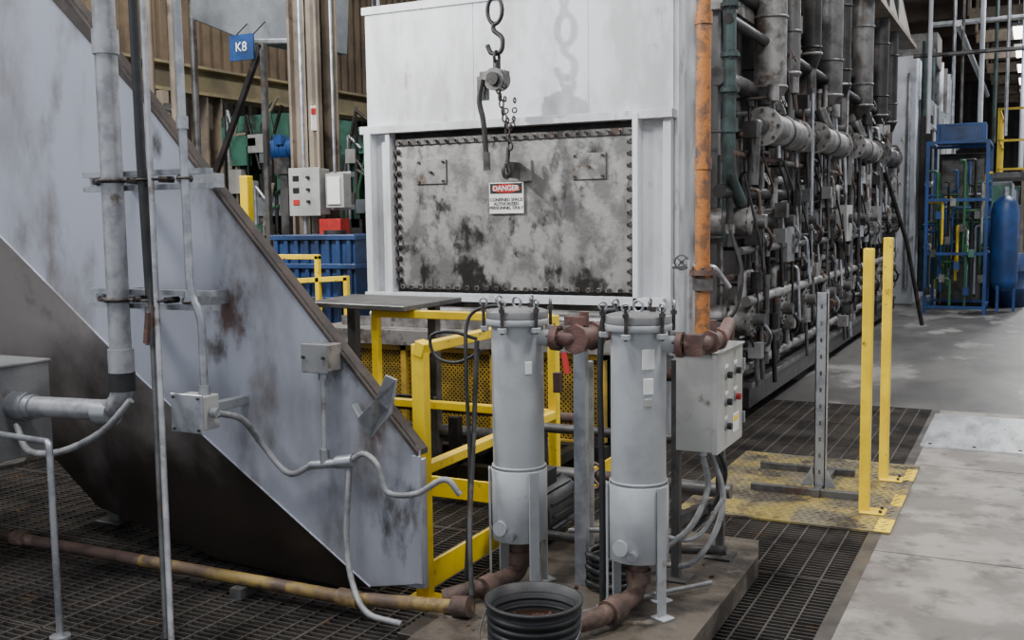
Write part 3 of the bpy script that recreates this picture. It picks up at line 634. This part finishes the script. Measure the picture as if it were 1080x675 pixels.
b=B('exhaust_hood'); b.prism([(-1.85,13.6,4.3),(-2.6,13.6,4.3),(-2.6,13.6,5.4),(-2.1,13.6,5.4)],(0,4.6,0),m_beige); b.prism([(-1.80,13.5,4.24),(-2.6,13.5,4.24),(-2.6,13.5,4.3),(-1.80,13.5,4.3)],(0,4.8,0),m_beige)
for yy in (13.6,17.0): b.beam((-2.5,yy,3.85),(-2.5,yy,4.3),.08,.08,m_dark)
b.done()

# ------------------------------------------------------------------ posts on the right
def post(x,y,h):
    b=B('safety_post'); b.box(x-.026,x+.026,y-.026,y+.026,.012,h,m_yellow); b.box(x-.02,x+.11,y-.05,y+.07,.012,.022,m_yellow)
    for dx,dy in ((.085,-.03),(.085,.05)): b.cyl((x+dx,y+dy,.02),(x+dx,y+dy,.035),.01,m_bolt,6)
    b.done(.005)
post(-.77,5.72,1.42); post(-.765,6.48,1.46)
b=B('strut_channel_post'); x,y=-1.06,6.05
b.box(x-.032,x-.024,y-.03,y+.03,.012,1.16,m_galv); b.box(x+.024,x+.032,y-.03,y+.03,.012,1.16,m_galv); b.box(x-.032,x+.032,y+.024,y+.03,.012,1.16,m_galv); b.box(x-.032,x+.032,y-.03,y-.025,.012,1.16,m_galv)
for i in range(11): b.box(x-.006,x+.006,y-.032,y-.029,.12+i*.095,.145+i*.095,m_dark2)
b.prism([(x-.10,y-.05,.05),(x-.035,y-.05,.05),(x-.035,y-.05,.17)],(0,.006,0),m_galv); b.prism([(x+.10,y-.05,.05),(x+.035,y-.05,.05),(x+.035,y-.05,.17)],(0,.006,0),m_galv)
b.box(-1.43,-.83,5.92,5.965,.013,.052,m_dark2); b.box(-1.5,-.93,6.46,6.505,.013,.052,m_dark2); b.box(x-.022,x+.022,5.9,6.5,.013,.056,m_dark2)
b.done(.002)

# ------------------------------------------------------------------ right background
b=B('gas_mixing_skid')
X0,X1,Y0,Y1=-1.55,-.68,17.9,19.3
for x in (X0,X1):
    for y in (Y0,Y1): b.beam((x,y,0),(x,y,2.7),.05,.05,m_blue)
for z in (.1,.95,1.8,2.7):
    for y in (Y0,Y1): b.beam((X0,y,z),(X1,y,z),.045,.045,m_blue)
    for x in (X0,X1): b.beam((x,Y0,z),(x,Y1,z),.045,.045,m_blue)
for i in range(60):
    x=random.uniform(X0+.05,X1-.05); y=random.uniform(Y0,Y1); z0=random.uniform(.1,1.6); z1=z0+random.uniform(.4,1.2)
    b.tube([(x,y,z0),(x,y,z1),(x+random.uniform(-.3,.3),y,z1)],.022,random.choice([m_copper,m_blue,m_yelbr,m_copper,m_copper,m_dark,m_galv,m_blue]),fillet=.05)
for i in range(12): b.box(X0+.07*i,X0+.07*i+.08,Y0-.05,Y0+.05,.3+.2*(i*3%8),.42+.2*(i*3%8),random.choice([m_cast,m_blue,m_dark2,m_green,m_dark]))
b.done()
b=B('control_cabinet'); b.box(-1.5,-.75,19.45,19.9,0,2.6,m_dark); b.box(-1.46,-.79,19.42,19.45,.1,2.5,m_dark2); b.box(-1.0,-.98,19.40,19.42,1,1.2,m_black); b.done(.01)
b=B('blue_pressure_tank'); c=V((-.43,18.6,0)); b.lathe(c,[(0,.32),(.12,.34),(.2,.45),(.21,.5),(.21,1.6),(.18,1.75),(.08,1.85),(0,1.86)],m_blue,28)
for a in (0,2.1,4.2): b.beam(c+V((math.cos(a)*.16,math.sin(a)*.16,0)),c+V((math.cos(a)*.16,math.sin(a)*.16,.5)),.04,.04,m_blue)
b.cyl(c+V((0,0,1.85)),c+V((0,0,2.0)),.04,m_galv); b.done()
b=B('waste_drum'); c=V((-.40,19.6,0)); b.lathe(c,[(0,.0),(.3,0),(.3,.3),(.31,.31),(.3,.32),(.3,.6),(.31,.61),(.3,.62),(.3,.9),(0,.9)],m_bluedk,28); b.done()
b=B('access_stair_railing')
for y in (20.5,21.7,23): b.beam((-.62,y,2.3),(-.62,y,3.4),.04,.04,m_yelbr)
b.beam((-.1,20.5,2.3),(-.1,20.5,3.4),.04,.04,m_yelbr)
for z in (3.4,2.85,2.35): b.beam((-.62,20.5,z),(-.62,23,z),.04,.04,m_yelbr); b.beam((-.62,20.5,z),(-.1,20.5,z),.04,.04,m_yelbr)
b.box(-1.5,-.1,20.5,23,2.2,2.3,m_dark2)
for x,y in ((-.15,20.6),(-.15,22.9),(-1.4,20.6),(-1.4,22.9)): b.beam((x,y,0),(x,y,2.2),.06,.06,m_dark2)
b.done()
b=B('second_furnace'); b.box(-4.8,-1.9,19.5,27,0,4.3,m_whitebr); b.box(-1.9,-1.7,20,26.5,1.2,3.6,m_sheet)
for i in range(7): b.tube([(-1.8,20+i,.2),(-1.8,20+i,4.6)],.07,random.choice([m_galv,m_dark2,m_whitebr,m_teal]))
for z in (1.,2.1,3.1): b.tube([(-1.7,19.8,z),(-1.7,26.8,z)],.06,random.choice([m_dark2,m_blue,m_galv]))
b.box(-2.6,-1.7,21,22,4.3,4.9,m_dark2)
for i in range(14): b.box(-1.86,-1.66,19.9+i*.45,20.1+i*.45,random.uniform(.4,3),random.uniform(3.1,3.6),rc([m_dark2,m_sheet,m_encl,m_dark]))
for i in range(5): b.tube([(-2.0-i*.35,19.42,.3),(-2.0-i*.35,19.42,4.0+.3*(i%2))],.04,rc([m_dark,m_dark2,m_galv]))
b.done(.01)
b=B('overhead_pipe_drops')
for x,y,r,m in ((-1.62,18.6,.035,m_whitebr),(-1.35,20,.03,m_galv),(-.95,21,.045,m_whitebr),(-.75,22,.035,m_teal),(-.5,20,.03,m_galv),(-.3,24,.05,m_whitebr),(-1.15,19,.025,m_dark2),(-.05,26,.05,m_whitebr)):
    b.tube([(x,y,8.45),(x,y,2.9 if r<.05 else 2.5)],r,m)
b.tube([(-1.9,18.9,4.2),(0,18.9,4.2)],.035,m_dark2); b.tube([(-1.9,22,5.2),(3,22,5.2)],.05,m_galv); b.tube([(-1.2,18.4,4.6),(-1.2,30,4.6)],.05,m_galv)
b.done()
b=B('roof_truss')
for k in range(7): b.beam((-1.8,32+k*4,7.0),(9,32+k*4,7.0),.15,.35,m_beige); b.beam((-1.8,32+k*4,8.4),(9,32+k*4,8.4),.15,.2,m_beige)
for k in range(7):
    for j in range(7): b.beam((-1.8+j*1.5,32+k*4,7.0),(-.3+j*1.5,32+k*4,8.4) if j%2 else (-1.8+j*1.5,32+k*4,8.4),.08,.08,m_beige)
b.done()
b=B('ceiling_strip_light')
for k in range(6):
    for x in (-.6,2.4): b.box(x-.12,x+.12,33+k*4.2,35+k*4.2,6.7,6.75,m_lamp); b.box(x-.16,x+.16,32.9+k*4.2,35.1+k*4.2,6.75,6.85,m_sheet); b.cyl((x,34+k*4.2,6.85),(x,34+k*4.2,8.5),.01,m_dark)
b.done()
b=B('skid_header_cabinet'); b.box(-1.5,-.75,18.7,19.2,2.72,3.05,m_blue); b.box(-1.45,-.8,18.68,18.7,2.76,3.02,m_bluedk); b.done(.01)
b=B('far_production_line')
for i in range(7):
    y=28+i*4.5; b.box(-3.5,-.6,y,y+3.2,0,random.uniform(1.6,3.2),random.choice([m_whitebr,m_green,m_sheet,m_bluedk])); b.box(-.6,-.4,y+.4,y+1.4,.0,1.8,random.choice([m_yelbr,m_dark2,m_blue]))
b.box(-.5,2.5,50,54,0,3.5,m_whitebr); b.box(-.45,.6,48,50,.0,2.4,m_whitebr); b.box(.7,2,46,48,0,1.6,m_dark2)
b.done(.02)
for xx,yy in ((2.6,14),(2.6,26),(-.2,31),(-.2,43)):
    b=B('building_column')
    b.box(xx-.15,xx+.15,yy-.15,yy-.12,0,8.5,m_beige); b.box(xx-.15,xx+.15,yy+.12,yy+.15,0,8.5,m_beige); b.box(xx-.01,xx+.01,yy-.12,yy+.12,0,8.5,m_beige); b.done()

# ------------------------------------------------------------------ left background
b=B('building_column')
x0,x1,y=-6.36,-6.02,8.1
b.box(x0,x1,y,y+.03,0,8.5,m_beige); b.box(x0,x1,y+.24,y+.27,0,8.5,m_beige); b.box((x0+x1)/2-.012,(x0+x1)/2+.012,y,y+.26,0,8.5,m_beige)
b.box(x0,x0+.03,y-.06,y+.03,0,8.5,m_beige); b.box(x1-.03,x1,y-.06,y+.03,0,8.5,m_beige)
b.box(x0+.22,x0+.30,y-.02,y-.005,2.45,2.68,m_signw); b.box(x0+.23,x0+.29,y-.03,y-.02,2.60,2.66,m_red)
b.box(x0-.06,x1+.06,y-.08,y+.33,0,.03,m_beige)
b.done(.004)
b=B('wall_electrical_panel'); b.box(-6.2,-5.87,7.82,7.98,1.66,2.08,m_encl); b.box(-6.21,-5.86,7.81,7.82,1.65,2.09,m_encl); b.box(-5.83,-5.63,7.86,7.98,1.72,2.03,m_encl); b.box(-5.80,-5.66,7.84,7.86,1.75,2.0,m_signw)
for zz in (1.75,1.86,1.97):
    b.box(-6.16,-6.09,7.80,7.81,zz,zz+.05,m_red if zz<1.8 else m_txt); b.cyl((-5.98,7.81,zz+.03),(-5.98,7.78,zz+.03),.015,m_black,8)
b.box(-5.9,-5.66,7.84,7.98,1.40,1.62,m_red); b.tube([(-6.1,7.9,1.66),(-6.1,7.9,.3)],.02,m_galv); b.tube([(-6.1,7.9,2.08),(-6.1,7.9,5)],.02,m_galv); b.tube([(-5.75,7.9,2.03),(-5.75,7.9,5)],.015,m_galv)
b.box(-6.3,-5.63,7.98,8.04,1.7,1.75,m_galv); b.box(-6.3,-5.63,7.98,8.04,2.0,2.05,m_galv); b.done(.003)
b=B('exhaust_duct')
b.prism([(-7.95,8.5,3.72),(-7.2,8.5,3.42),(-6.70,8.5,3.38),(-6.62,8.5,4.6),(-8.0,8.5,4.6)],(0,1.0,0),m_sheet)
b.tube([(-7.2,8.9,4.5),(-7.2,8.9,8.45)],.2,m_sheet,seg=20); b.beam((-7.2,8.48,3.42),(-6.65,8.48,3.38),.04,.05,m_galv); b.done(.01)
b=B('bay_number_sign'); b.box(-7.24,-6.94,8.25,8.27,3.20,3.45,m_blue); b.beam((-7.2,8.27,3.43),(-7.2,8.48,3.6),.01,.01,m_dark); b.beam((-6.97,8.27,3.43),(-6.97,8.48,3.6),.01,.01,m_dark); sg=b.done()
text('bay_lettering','K8',(-7.09,8.245,3.325),.13,m_txtw,sg)
b=B('crane_runway_beam')
b.box(-10.3,-9.9,3,40,3.28,3.32,m_tan); b.box(-10.12,-10.08,3,40,3.32,3.62,m_tan); b.box(-10.3,-9.9,3,40,3.62,3.655,m_tan)
for y in (5.2,11,17,23,29,35): b.box(-10.25,-9.95,y-.15,y-.12,0,3.28,m_beige); b.box(-10.25,-9.95,y+.12,y+.15,0,3.28,m_beige); b.box(-10.11,-10.09,y-.12,y+.12,0,3.28,m_beige)
b.done()
b=B('corrugated_siding')
b.box(-10.35,-10.30,3,40,3.66,8.4,m_brown)
for i in range(185): b.box(-10.30,-10.26,3+i*.2,3.1+i*.2,3.66,8.4,m_brown)
b.done()
def machine(name,x0,x1,y0,y1,z1,mat,seed):
    random.seed(seed); b=B(name)
    b.box(x0,x1,y0,y1,0,z1*.45,mat); b.box(x0,x0+(x1-x0)*.25,y0,y1,z1*.45,z1,mat); b.box(x1-(x1-x0)*.25,x1,y0,y1,z1*.45,z1,mat); b.box(x0-.05,x1+.05,y0-.05,y1,z1*.88,z1,mat)
    w=x1-x0
    b.box(x0+w*.35,x1-w*.35,y0+.2,y1-.2,z1*.45,z1*.75,m_dark2); b.cyl((x0+w/2,(y0+y1)/2,z1*.75),(x0+w/2,(y0+y1)/2,z1*.9),w*.08,m_galv,16)
    for i in range(10):
        x=random.uniform(x0,x1); z=random.uniform(.3,z1*.5); b.tube([(x,y0-.06,z),(x,y0-.06,z1*random.uniform(.7,1.1)),(x+.2,y0-.06,z1*random.uniform(.7,1.1))],.022,rc([m_dark2,m_galv,m_copper,m_beige,m_dark]),fillet=.05)
    for i in range(14):
        x=random.uniform(x0,x1-.2); z=random.uniform(.8,z1-.4); s=random.uniform(.1,.28); b.box(x,x+s,y0-.1,y0,z,z+s*random.uniform(.6,1.5),rc([m_sheet,m_dark,m_encl,m_dark2,m_green,m_signw,m_dark]))
    b.done(.008)
machine('green_press_machine',-9.75,-8.75,11,12.5,3.0,m_green,3)
machine('green_press_machine',-8.1,-7.3,11.4,12.6,2.8,m_green,4)
machine('grey_machine_tool',-8.6,-8.05,10.2,10.9,1.9,m_sheet,5)
machine('green_press_machine',-12.8,-11.2,10.2,11.6,2.6,m_green,6)
machine('grey_machine_tool',-14.8,-13.2,13,14.5,2.4,m_encl,8)
machine('grey_machine_tool',-13,-11,16,17.5,2.8,m_sheet,9)
machine('green_press_machine',-9.4,-7.2,17,18.6,2.9,m_green,10)
b=B('blue_electric_motor'); b.cyl((-7.25,8.9,2.36),(-6.95,8.9,2.36),.11,m_blue,20); b.cyl((-6.95,8.9,2.36),(-6.85,8.9,2.36),.03,m_galv)
b.box(-7.2,-7.0,8.82,8.98,2.1,2.27,m_dark2); b.box(-7.15,-7.05,8.85,8.95,0,2.1,m_dark2); b.box(-7.14,-7.04,8.75,8.83,2.4,2.5,m_blue)
for i in range(5): b.torus((-7.22+i*.05,8.9,2.36),(1,0,0),.112,.008,m_blue,20,6)
b.done()
b=B('storage_tote')
b.box(-5.84,-5.02,7.14,7.66,.66,1.48,m_bluedk)
for i in range(8): b.box(-5.84+i*.108,-5.80+i*.108,7.11,7.14,.68,1.46,m_bluedk)
for z in (.66,.92,1.2,1.44): b.box(-5.87,-4.99,7.10,7.69,z,z+.045,m_bluedk)
b.box(-5.86,-5.0,7.12,7.68,.54,.66,m_dark2)
for x in (-5.84,-5.46,-5.08): b.box(x,x+.08,7.14,7.66,0,.54,m_dark2)
b.cyl((-5.4,7.4,1.48),(-5.4,7.4,1.52),.1,m_black,16)
b.done(.006)
b=B('platform_railing')
for x in (-5.66,-5.22,-4.94): b.beam((x,6.9,0),(x,6.9,1.32 if x<-5 else 1.15),.04,.04,m_yellow)
b.beam((-5.66,6.9,1.31),(-5.20,6.9,1.31),.04,.04,m_yellow); b.beam((-5.66,6.9,1.10),(-4.92,6.9,1.14),.04,.04,m_yellow)
b.beam((-5.66,6.9,.75),(-4.92,6.9,.75),.04,.04,m_yellow); b.beam((-5.66,6.9,1.31),(-5.66,5.8,1.31),.04,.04,m_yellow)
b.done(.003)
b=B('safety_post'); b.box(-7.10,-7.0,8.15,8.25,0,2.06,m_yellow); b.box(-7.15,-6.95,8.1,8.3,0,.02,m_yellow); b.done(.01)
b=B('jib_support_brace'); b.beam((-6.88,8.3,3.34),(-7.56,8.3,2.04),.05,.05,m_dark); b.beam((-7.56,8.3,2.08),(-7.56,8.3,0),.06,.06,m_dark); b.beam((-6.86,8.3,3.36),(-6.86,8.3,0),.05,.05,m_dark2); b.done()
b=B('pipe_rack')
for x in (-12.0,-10.7,-9.5): b.beam((x,9.6,0),(x,9.6,3.2),.1,.1,m_beige)
for z in (1.2,2.3,3.0): b.beam((-12.1,9.6,z),(-9.4,9.6,z),.08,.08,random.choice([m_beige,m_dark2]))
for i in range(18):
    x=-12.2+i*.17; b.tube([(x,9.45,.2),(x,9.45,random.uniform(1.5,3.2))],random.choice([.02,.035]),random.choice([m_galv,m_dark2,m_copper,m_whitebr]))
for i in range(16):
    x=random.uniform(-12,-9.6); z=random.uniform(.6,2.8); b.box(x,x+random.uniform(.15,.4),9.3,9.5,z,z+random.uniform(.15,.4),random.choice([m_sheet,m_green,m_dark2,m_encl,m_bluedk,m_dark]))
b.done()
b=B('hanging_pipe_bundle')
for x,yy,r,mm in ((-8.05,8.0,.03,m_beige),(-7.75,8.0,.04,m_beige),(-8.6,9.2,.04,m_dark2),(-5.55,8.3,.03,m_dark),(-5.7,8.6,.02,m_galv)): b.tube([(x,yy,8.45),(x,yy,0)],r,mm)
b.tube([(-5.7,8.6,3.3),(-5.5,8.4,3.0),(-5.45,8.3,2.6),(-5.55,8.3,2.2)],.025,m_black,smooth=True)
b.done()

# ------------------------------------------------------------------ lights
def area(name,loc,target,size,power,col=(1,.98,.95),w=.3,stand=False):
    l=bpy.data.lights.new(name+'_light','AREA'); l.energy=power; l.size=size; l.color=col
    o=bpy.data.objects.new(name+'_light',l); bpy.context.collection.objects.link(o); o.location=loc
    d=V(target)-V(loc); o.rotation_euler=d.to_track_quat('-Z','Y').to_euler()
    b=B(name)
    x,y,z=loc
    b.box(x-w,x+w,y-w,y+w,z+.07,z+.2,m_sheet)
    if stand:
        b.box(x-w*.9,x+w*.9,y-w*.9,y+w*.9,z+.05,z+.07,m_lamp)
        b.tube([(x-.2,y-.1,0),(x-.2,y-.1,z+.13),(x,y,z+.13)],.025,m_dark2,fillet=.05); b.cyl((x-.2,y-.1,0),(x-.2,y-.1,.03),.16,m_dark2,20)
    else:
        b.box(x-w*.9,x+w*.9,y-w*.9,y+w*.9,z+.05,z+.07,m_lamp); b.cyl((x,y,z+.2),(x,y,8.5),.015,m_dark)
    p=b.done(); o.parent=p
    return o
area('work_flood_lamp',(-5.95,4.7,3.80),(-3.3,7.2,2.5),.09,170,(1,.99,.97),w=.09,stand=True)
area('high_bay_lamp',(-7.5,.5,6.6),(-4.0,4.5,1.2),1.2,420,(.95,.97,1))
area('high_bay_lamp',(-2.5,1.5,7.5),(-2.2,4.0,0),1.3,400,(.97,.98,1))
area('high_bay_lamp',(2.0,4,7.8),(0,7,0),1.5,440,(1,.98,.95))
area('high_bay_lamp',(1.0,12,7.8),(-1.5,12,1),1.5,560,(.98,.99,1))
area('high_bay_lamp',(1.5,22,7.8),(-.5,22,0),1.5,800,(.95,.98,1))
area('high_bay_lamp',(1.5,36,7.8),(0,36,0),1.5,1300)
area('high_bay_lamp',(-8,7.0,7.5),(-8.5,11,0),1.5,520,(1,.97,.92))
area('high_bay_lamp',(-13,12.5,7.5),(-12,14,0),1.5,450,(1,.97,.9))
w=bpy.data.worlds.new('World'); bpy.context.scene.world=w; w.use_nodes=True
w.node_tree.nodes['Background'].inputs[0].default_value=(.78,.84,.95,1); w.node_tree.nodes['Background'].inputs[1].default_value=.95

# ------------------------------------------------------------------ camera
cd=bpy.data.cameras.new('camera'); cd.sensor_width=36; cd.lens=36*1100/1080; cd.clip_end=200
co=bpy.data.objects.new('camera',cd); bpy.context.collection.objects.link(co)
R=Matrix.Rotation(math.radians(26.6),4,'Z')@Matrix.Rotation(math.pi/2-math.atan(107/1100),4,'X')@Matrix.Rotation(-.0135,4,'Z')
co.matrix_world=Matrix.Translation((0,0,1.6))@R
bpy.context.scene.camera=co
